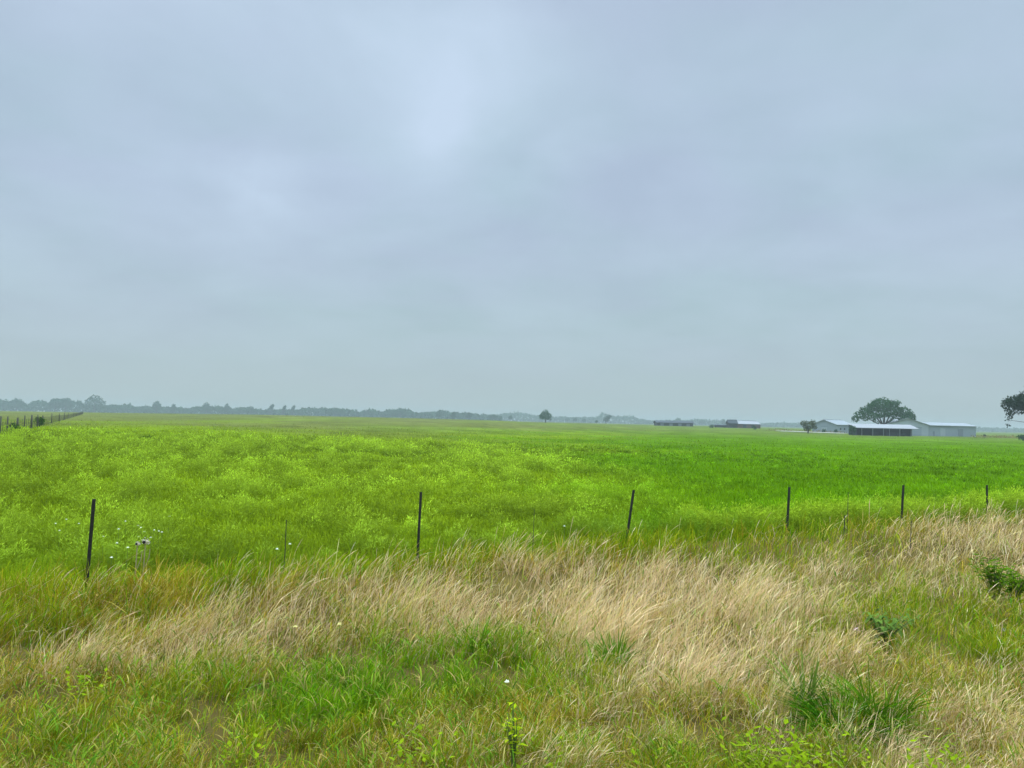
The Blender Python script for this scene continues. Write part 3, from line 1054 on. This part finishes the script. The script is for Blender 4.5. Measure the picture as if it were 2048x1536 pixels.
round_l = [(0, 0, .60, .42, .42, .30), (-.2, 0, .5, .28, .3, .25), (.22, 0, .55, .26, .3, .28), (.02, 0, .8, .25, .25, .2)]
domed_l = [(0, 0, .55, .6, .5, .3), (-.38, 0, .42, .3, .3, .25), (.4, 0, .45, .3, .3, .25), (0, 0, .78, .38, .35, .22)]
tall_l = [(0, 0, .6, .24, .24, .38), (-.1, 0, .45, .2, .2, .2), (.12, 0, .75, .17, .2, .2)]
lean_l = [(0, 0, .5, .22, .2, .25), (.12, 0, .72, .2, .2, .2), (.25, 0, .9, .14, .15, .12)]
FAR = [  # (px, distance, width px, top y, shape, label)
    (188, 850, 44, 791, 'domed', 'big domed hazy tree rising above the woods where the far left fence ends'),
    (131, 845, 34, 796, 'round', 'rounded hazy tree directly left of the big domed one'),
    (110, 845, 26, 797, 'round', 'hazy tree second left of the big domed one above the fence'),
    (33, 850, 36, 798, 'domed', 'hazy tree highest in the woods near the left photo edge'),
    (313, 850, 19, 802, 'round', 'square-topped hazy tree standing clear above the low woods right of the big domed one'),
    (346, 850, 9, 808, 'tall', 'tiny upright tree poking from the woods beside the square-topped tree'),
    (412, 850, 22, 805, 'domed', 'hazy domed tree, left of a pair above the middle of the left woods'),
    (453, 850, 12, 807, 'round', 'smaller round hazy tree, right of a pair above the left woods'),
    (501, 850, 19, 813, 'domed', 'low hazy tree left of the three leaning trees'),
    (540, 850, 14, 810, 'lean', 'leaning slim tree on the horizon, leftmost of three'),
    (566, 850, 11, 812, 'lean', 'leaning slim tree on the horizon, middle of three'),
    (584, 850, 11, 812, 'lean', 'leaning slim tree on the horizon, rightmost of three'),
    (670, 855, 34, 816, 'domed', 'wide low hazy tree in the centre of the long woods'),
    (800, 855, 36, 817, 'domed', 'wide hazy tree crown above the right part of the long woods'),
    (879, 800, 16, 820, 'round', 'peaked hazy tree near the right end of the long woods'),
    (907, 760, 12, 826, 'tall', 'dark upright tree at the right end of the long woods, left of two'),
    (938, 760, 13, 826, 'tall', 'dark upright tree at the right end of the long woods, right of two'),
    (986, 800, 18, 829, 'round', 'small round tree midway between the long woods and the lone dark tree'),
    (1021, 820, 10, 831, 'round', 'tiny round tree close left of the lone dark tree'),
    (1135, 1050, 12, 835, 'round', 'faint tree, first right of the lone dark tree'),
    (1150, 900, 10, 836, 'round', 'faint tree, second right of the lone dark tree'),
    (1168, 900, 10, 838, 'round', 'faint tree, third right of the lone dark tree'),
    (1193, 620, 7, 841, 'round', 'short dark bushy tree at the foot of the slanting tree'),
    (1212, 700, 20, 832, 'lean', 'slanting hazy tree halfway between the lone dark tree and the long dark barn'),
    (1356, 1050, 20, 836, 'domed', 'pale tree showing above the roof of the long dark barn'),
    (1404, 1100, 16, 839, 'round', 'pale hazy tree just right of the long dark barn'),
    (1446, 1100, 12, 838, 'round', 'pale hazy tree left of the near-black hut roof'),
    (1319, 1100, 9, 841, 'tall', 'pale spindly tree at the left end of the long dark barn'),
]
SH = {'round': (round_l, 1.0), 'domed': (domed_l, 1.4), 'tall': (tall_l, .62), 'lean': (lean_l, .75)}
protos = {}
for i, (px_, d_, wpx, ty, shp, lab) in enumerate(FAR):
    d_ *= 1.6
    base = gp(px_, d_)
    Hh = EYE + (hz(px_) - ty) * pxm(d_) - base.z + .6
    Wm = wpx * pxm(d_)
    lob, asp = SH[shp]
    if shp not in protos:
        t = empty('distant_tree', (0, 0, 0))
        bm = bmesh.new()
        add_tube(bm, [(0, 0, -.05), (.01, 0, .35), (0, .01, .6)], [.035, .028, .015], 6)
        for (ex, ez) in ((-.22, .6), (.2, .62), (.05, .75)):
            add_tube(bm, [(0, 0, .3), (ex * .5, 0, .3 + (ez - .3) * .6), (ex, 0, ez)], [.016, .011, .005], 5)
        obj('trunk', bm, BARK, t)
        V, Q = leaf_cloud(lob, 800, .06, np.random.default_rng(200 + i))
        mesh_from('crown', V, Q, M_TREE, parent=t)
        protos[shp] = t
    else:
        t = copy_tree(protos[shp])
    t.location = base
    t.scale = (Wm / asp * 1.0, Wm / asp, Hh)
    t.rotation_euler = (0, 0, 0 if shp == 'lean' else rnd.uniform(-.5, .5))
    tag(t, lab, 'tree', 'hazy trees along the horizon')

# the lone darker tree in the middle distance
d = 560
base = gp(1091, d)
Hh = EYE + (hz(1091) - 820) * pxm(d) - base.z
tree('lone_tree', base, 'lone dark rounded tree standing clear on the horizon near the middle', 'tree',
     [(0, 0, Hh * .55, 4.2, 4, Hh * .33), (0, 0, Hh * .80, 2.4, 2.4, Hh * .22), (-2.6, 0, Hh * .45, 2.1, 2.2, Hh * .24), (2.7, 0, Hh * .45, 2.1, 2.2, Hh * .25)],
     900, .5, 91, M_OAK, Hh * .4, .3, [(-2, 0, Hh * .6, .12), (2, 0, Hh * .6, .12)])

# ------------------------------------------------------------------ roadside fence posts
M_STEEL = solid_mat('rusty_dark_steel', (.018, .017, .013), .65, .5, 14, spec=.35)
M_STAKE = solid_mat('weathered_stake', (.05, .045, .03), .9, .4, 9)
bm = bmesh.new()
PH = 1.62
add_box(bm, 0, 0, PH / 2 - .35, .039, .010, PH)            # flange of the T
add_box(bm, 0, .024, PH / 2 - .35, .010, .038, PH - .01)   # web of the T
for i in range(22):
    add_box(bm, 0, -.009, -.05 + i * .056, .018, .008, .022)   # studs
add_box(bm, 0, .002, -.12, .13, .006, .12)                 # anchor plate
bmesh.ops.bevel(bm, geom=[e for e in bm.edges], offset=.0015, segments=1, affect='EDGES')
post_me = bpy.data.meshes.new('fence_post')
bm.to_mesh(post_me)
bm.free()
post_me.materials.append(M_STEEL)
POSTS = [  # px of the top, top y, tilt right (deg), label
    (188, 998, D0, 2.3, 'dark steel fence post beside the two pale seed heads, tallest and leftmost'),
    (842, 984, 11.66, 1.6, 'dark steel fence post second from the left, at the back of the straw grass'),
    (1268, 980, 14.12, 7.5, 'dark steel fence post leaning clearly to the right, third from the left'),
    (1580, 974, 16.58, 3.0, 'dark steel fence post fourth from the left, before the bright lime weeds'),
    (1808, 970, 19.04, 3.6, 'dark steel fence post below the large grey barn'),
    (1975, 970, 21.5, 0.0, 'dark steel fence post farthest right and smallest'),
]
for i, (px_, py_, d_, tilt, lab) in enumerate(POSTS):
    o = bpy.data.objects.new('fence_post', post_me)
    COL.objects.link(o)
    top = Vector((0, 0, EYE)) + ray(px_, py_) * d_
    a = math.radians(tilt)
    Ht = PH - .35
    ax = Matrix.Rotation(a, 4, 'Y') @ Matrix.Rotation(math.radians(33 + rnd.uniform(-8, 8)), 4, 'Z')
    o.matrix_world = Matrix.Translation(top - (ax @ Vector((0, 0, Ht)))) @ ax
    tag(o, lab, 'fence post', 'steel posts of the roadside fence')
# thin stays between the posts and two short stakes
for (px_, ty, by_, d_, wid, lab, nm) in (
        (572, 1040, 1100, 10.6, .012, 'thin faint stay between the two leftmost fence posts', 'fence_stay'),
        (1068, 1018, 1072, 13.0, .010, 'thin faint stay between the second and third fence posts', 'fence_stay'),
        (1696, 984, 1022, 17.8, .014, 'thin faint stay between the fourth and fifth fence posts', 'fence_stay'),
        (1689, 1030, 1052, 15.6, .018, 'short dark stake in the dry grass below the fourth and fifth posts, left of two', 'wooden_stake'),
        (1822, 1042, 1052, 15.0, .018, 'short dark stake in the dry grass below the fifth post, right of two', 'wooden_stake')):
    top = Vector((0, 0, EYE)) + ray(px_, ty) * d_
    g = float(terrain(top.x, top.y))
    bm = bmesh.new()
    hh = top.z - g
    add_tube(bm, [(-.02, 0, -.2), (.0, .01, hh * .5), (0.005, 0, hh)], [wid * .55, wid * .5, wid * .42], 7)
    o = obj(nm, bm, M_STAKE)
    o.location = (top.x, top.y, g)
    tag(o, lab, 'stake', 'thin stakes of the roadside fence')

# ------------------------------------------------------------------ far left fence
fence = empty('field_fence', gp(0, 60), 0, 'long weathered wire and post fence running to the horizon at far left', 'fence')
fo = fence.location.copy()
fpx = [(2, 58), (16, 62.5), (36, 70), (50, 77), (64, 86), (76, 95), (86, 104), (104, 125), (119, 152), (129, 177), (137, 203), (147, 240), (154, 275), (160, 315), (166, 360)]
M_WOODPOST = solid_mat('weathered_wood_post', (.07, .065, .05), .9, .3, 5)
tops = []
for (px_, d_) in fpx:
    g = gp(px_, d_)
    bm = bmesh.new()
    H_ = 1.45 + rnd.uniform(-.1, .15)
    big = px_ in (36, 64, 86, 119, 129)
    rr_ = .10 if big else .065
    add_tube(bm, [(0, 0, -.3), (.01, 0, H_ * .5), (.02, 0, H_)], [rr_, rr_ * .95, rr_ * .85], 8)
    o = obj('post', bm, M_WOODPOST, fence, True)
    o.location = g - fo
    tops.append(g)
bm = bmesh.new()
for a, b in zip(tops, tops[1:]):
    L_ = (b - a).length
    n_ = max(3, int(L_ / 2.2))
    for j in range(1, n_):
        p = a.lerp(b, j / n_)
        p.z = float(terrain(p.x, p.y))
        add_tube(bm, [(p - fo) + Vector((0, 0, -.1)), (p - fo) + Vector((.01, 0, 1.15))], [.022, .02], 5)
obj('stay', bm, M_WOODPOST, fence)['kind'] = 'stuff'
for hh in (.2, .45, .7, .95, 1.2):
    bm = bmesh.new()
    pts = [(a - fo) + Vector((0, -.08, hh)) for a in tops]
    add_tube(bm, pts, [.006] * len(pts), 4)
    obj('wire', bm, M_STEEL, fence)

# ------------------------------------------------------------------ plants that stand out on the verge
M_LEAF_A = leaf_mat('weed_leaves', (.095, .215, .008), .5, .35)
M_LEAF_GREY = leaf_mat('grey_green_leaves', (.10, .19, .04), .45, .3)
M_LEAF_LIME = leaf_mat('lime_leaves', (.19, .30, .010), .4, .35)
M_LEAF_BRIGHT = leaf_mat('bright_young_leaves', (.34, .46, .012), .25, .4)
M_STEM = solid_mat('green_stem', (.10, .14, .03), .7, .2, 8)


def leafy_plant(name, loc, H, R, nst, nl, ll, seed, mat, label, cat, group=None, droop=.4):
    t = empty(name, loc, 0, label, cat, group)
    r = np.random.default_rng(seed)
    bm = bmesh.new()
    Vs = []
    for s in range(nst):
        a = r.uniform(0, 6.28)
        rr_ = R * r.uniform(.15, .8)
        h_ = H * r.uniform(.65, 1.0)
        p1 = Vector((math.cos(a) * rr_ * .4, math.sin(a) * rr_ * .4, h_ * .55))
        p2 = Vector((math.cos(a) * rr_, math.sin(a) * rr_, h_))
        add_tube(bm, [(0, 0, -.03), p1, p2], [.007, .005, .002], 5)
        for j in range(nl):
            f = (j + 1) / nl
            p = p1.lerp(p2, max(0, f * 1.4 - .4)) if f > .29 else Vector((0, 0, 0)).lerp(p1, f / .29)
            la = a + j * 2.4 + r.uniform(-.4, .4)
            dirv = Vector((math.cos(la), math.sin(la), r.uniform(.1, .9)))
            dirv.normalize()
            L_ = ll * r.uniform(.6, 1.15) * (1.1 - .35 * f)
            side = dirv.cross(Vector((0, 0, 1))).normalized() * L_ * .20
            mid = p + dirv * L_ * .5
            tip = p + dirv * L_ - Vector((0, 0, L_ * droop))
            Vs += [p, mid - side, tip, mid + side]
    obj('stem', bm, M_STEM, t)
    V = np.array([tuple(v) for v in Vs])
    mesh_from('foliage', V, np.arange(len(V)).reshape(-1, 4), mat, parent=t)
    return t


leafy_plant('leafy_bush', gp(1986, 11.2), .66, .40, 22, 9, .13, 301, M_LEAF_A, 'dark green leafy bush in the dry grass near the right edge, taller of two', 'bush')
leafy_plant('leafy_bush', gp(2028, 10.9), .52, .32, 20, 10, .12, 302, M_LEAF_A, 'dark green leafy bush touching the right photo edge, shorter of two', 'bush')
leafy_plant('leafy_weed', gp(1770, 8.7), .38, .42, 15, 9, .15, 303, M_LEAF_GREY, 'grey-green drooping broad-leaved weed in the dry grass below the pink flower', 'weed', droop=.6)
leafy_plant('yellow_green_plant', gp(1043, 5.25), .54, .10, 9, 7, .085, 304, M_LEAF_BRIGHT, 'bright yellow-green upright plant at the bottom near the middle', 'plant', droop=.2)


def grass_clump(loc, H, R, n, wid, seed, mat, label, spread=.9):
    t = empty('grass_clump', loc, 0, label, 'grass clump')
    r2 = np.random.default_rng(seed)
    a = r2.uniform(0, 6.28, n)
    q_ = np.sqrt(r2.uniform(0, 1, n)) * R * .4
    P = np.stack([np.cos(a) * q_, np.sin(a) * q_, 0 * a], -1)
    c = np.zeros((n, 3))
    V, Q, C = blades(P, H * r2.uniform(.6, 1.1, n), wid * r2.uniform(.7, 1.3, n), a + r2.normal(0, .4, n), np.abs(r2.normal(spread, .35, n)), c, (.6, 1, .9, .6, .1), (0, .3, .6, .85, 1), None, 1.9)
    mesh_from('blades', V, Q, mat, parent=t)
    return t


grass_clump(gp(1690, 6.15), .50, .6, 260, .013, 311, leaf_mat('dark_grass', (.035, .125, .004), .6, .3), 'dark green arching clump of broad grass near the bottom right', 1.25)
grass_clump(gp(1760, 6.3), .55, .4, 160, .012, 312, leaf_mat('mid_grass', (.085, .20, .008), .4, .3), 'mid-green grass clump touching the right side of the dark arching clump', .8)
grass_clump(gp(1612, 6.6), .60, .16, 26, .022, 313, leaf_mat('pale_grass', (.16, .26, .045), .3, .3), 'upright pale-tipped broad grass left of the dark arching clump', .35)
grass_clump(gp(1240, 7.7), .45, .25, 90, .012, 314, leaf_mat('fresh_grass', (.10, .24, .015), .4, .3), 'fresh green grass clump right of the large green patch', .6)
grass_clump(gp(955, 8.2), .46, .40, 70, .010, 315, leaf_mat('fresh_grass_two', (.10, .25, .012), .4, .3), 'fresh green grass clump at the top right of the large green patch', .95)

# low lime-green weeds along the bottom: nobody could count them
Vs = []
for (px_, d_, n_) in ((840, 5.3, 40), (870, 5.15, 30), (1100, 5.1, 22), (1490, 5.3, 60), (1535, 5.2, 60), (1585, 5.35, 70), (1625, 5.2, 50), (1845, 5.2, 40), (1890, 5.25, 50), (1560, 5.0, 60),
                      (1330, 5.2, 30), (1690, 5.2, 30), (505, 5.1, 25), (170, 6.4, 25), (195, 6.3, 30)):
    for j in range(int(n_ * .36)):
        g = gp(px_ + rnd.gauss(0, 26), d_ + rnd.uniform(-.2, .25))
        hgt = rnd.uniform(.14, .36)
        p = g + Vector((0, 0, hgt))
        for m_ in range(4):
            la = rnd.uniform(0, 6.28)
            dv = Vector((math.cos(la), math.sin(la), rnd.uniform(.1, .7))).normalized()
            L_ = rnd.uniform(.03, .065)
            sd_ = dv.cross(Vector((0, 0, 1))).normalized() * L_ * .3
            Vs += [p, p + dv * L_ * .5 - sd_, p + dv * L_, p + dv * L_ * .5 + sd_]
            p = p + Vector((rnd.uniform(-.02, .02), rnd.uniform(-.02, .02), -hgt * .18))
V = np.array([tuple(v) for v in Vs])
o = mesh_from('broadleaf_weeds', V, np.arange(len(V)).reshape(-1, 4), M_LEAF_LIME, kind='stuff')
tag(o, 'small yellow-green broad-leaved weeds scattered through the nearest grass', 'weeds')


# flowers
def petals(bm, c, R, n, tilt=.25):
    for k in range(n):
        a = 2 * math.pi * k / n
        dv = Vector((math.cos(a), math.sin(a), tilt))
        sd_ = Vector((-math.sin(a), math.cos(a), 0)) * R * .38
        v = [bm.verts.new(p) for p in (c, c + dv * R * .6 - sd_, c + dv * R, c + dv * R * .6 + sd_)]
        bm.faces.new(v)


def flower(loc, H, R, mat, label, group, n=7, name='wildflower'):
    t = empty(name, loc, rnd.uniform(0, 3), label, 'flower', group)
    bm = bmesh.new()
    add_tube(bm, [(0, 0, -.02), (.01, 0, H * .5), (.015, .0, H)], [.004, .003, .002], 5)
    obj('stem', bm, M_STEM, t)
    bm = bmesh.new()
    c = Vector((.015, 0, H))
    petals(bm, c, R, n)
    petals(bm, c + Vector((0, 0, R * .15)), R * .7, n - 1, .9)
    obj('petals', bm, mat, t)
    return t


M_PINK = leaf_mat('mauve_petals', (.58, .38, .60), .15, .3)
M_WHITE = leaf_mat('white_petals', (.80, .82, .66), .08, .3)
M_YELL = leaf_mat('cream_petals', (.75, .70, .30), .1, .3)
for (px_, py_, d_, lab) in ((1715, 1262, 9.0, 'pale pink wildflower above the grey-green weed'), (2010, 1263, 9.3, 'pale mauve wildflower near the right photo edge'),
                            (1835, 1363, 7.6, 'mauve wildflower standing lowest, right of the grey-green weed'), (1715, 1306, 8.3, 'whitish faded wildflower left of the grey-green weed')):
    p = Vector((0, 0, EYE)) + ray(px_, py_) * d_
    g = float(terrain(p.x, p.y))
    flower((p.x, p.y, g), p.z - g, .040, M_PINK, lab, 'mauve wildflowers on the verge', 9)
WH = [(110, 1048), (131, 1039), (156, 1048), (207, 1074), (237, 1059), (274, 1052), (283, 1056), (290, 1064), (309, 1061), (318, 1063), (322, 1065), (275, 1074), (300, 1076), (232, 1087),
      (253, 1096), (220, 1116), (119, 1062), (252, 1043), (337, 1033)]
for (px_, py_) in WH:
    d_ = 12.2 + (1064 - py_) * .06
    p = Vector((0, 0, EYE)) + ray(px_, py_) * d_
    g = float(terrain(p.x, p.y))
    flower((p.x, p.y, g), max(.25, p.z - g), .022, M_WHITE, 'tiny white wildflower in the bright pasture beside the tallest fence post', 'white wildflowers by the tallest post', 6)
for (px_, py_, d_, mt, lab) in ((552, 1099, 11, M_WHITE, 'white wildflower at the fence line, left and lower of a pair near the thin stay'), (578, 1089, 11.4, M_WHITE, 'white wildflower at the fence line right beside the thin stay'),
                                (1130, 1053, 14.2, M_WHITE, 'white wildflower left of the leaning fence post'), (678, 1250, 7.9, M_YELL, 'cream flower at the upper edge of the large green patch, right of two'),
                                (588, 1255, 7.9, M_YELL, 'cream flower at the upper edge of the large green patch, left of two'), (1015, 1366, 6.6, M_WHITE, 'white flower alone at the lower right of the large green patch')):
    p = Vector((0, 0, EYE)) + ray(px_, py_) * d_
    g = float(terrain(p.x, p.y))
    flower((p.x, p.y, g), p.z - g, .026, mt, lab, 'scattered pale wildflowers', 6)

# two dry thistle seed heads by the first post
M_FLUFF = leaf_mat('thistle_fluff', (.62, .55, .48), .15, .3)
M_DARKHEAD = solid_mat('dark_seed_head', (.025, .02, .018), .9, .3, 30)
M_DRYSTEM = solid_mat('dry_stem', (.36, .29, .15), .9, .2, 10)
for (px_, py_, d_, R_, lab) in ((275, 1087, 9.5, .032, 'dry thistle with pale fluffy head, smaller left one of two'), (291, 1083, 9.6, .046, 'dry thistle with pale fluffy dark-centred head, larger right one of two')):
    p = Vector((0, 0, EYE)) + ray(px_, py_) * d_
    g = float(terrain(p.x, p.y))
    hh = p.z - g
    t = empty('dry_thistle', (p.x, p.y, g), 0, lab, 'thistle', 'dry thistles by the tallest post')
    bm = bmesh.new()
    add_tube(bm, [(-.03, 0, -.02), (-.01, 0, hh * .5), (0, 0, hh)], [.008, .007, .006], 6)
    add_tube(bm, [(-.01, 0, hh * .45), (.05, 0, hh * .7), (.06, 0, hh * .86)], [.006, .005, .004], 6)
    obj('stem', bm, M_DRYSTEM, t)
    bm = bmesh.new()
    bmesh.ops.create_icosphere(bm, subdivisions=2, radius=R_ * .45, matrix=Matrix.Translation((-.005, -R_ * .55, hh - R_ * .1)))
    obj('seed_head', bm, M_DARKHEAD, t, True)
    V, Q = leaf_cloud([(0, 0, hh, R_, R_ * .7, R_ * .8), (R_ * .5, 0, hh - R_ * .3, R_ * .6, R_ * .6, R_ * .5)], 130, R_ * .22, np.random.default_rng(int(px_)))
    mesh_from('fluff', V, Q, M_FLUFF, parent=t)

# ------------------------------------------------------------------ haze
bm = bmesh.new()
add_box(bm, 0, 0, 9.5, 7000, 7000, 31)
hm, ht, hout = new_mat('haze_air')
pv = N('ShaderNodeVolumePrincipled', ht)
pv.inputs['Color'].default_value = (.57, .655, .62, 1)
pv.inputs['Density'].default_value = .00043
ht.links.new(pv.outputs[0], hout.inputs['Volume'])
o = obj('haze', bm, hm)
o['kind'] = 'stuff'
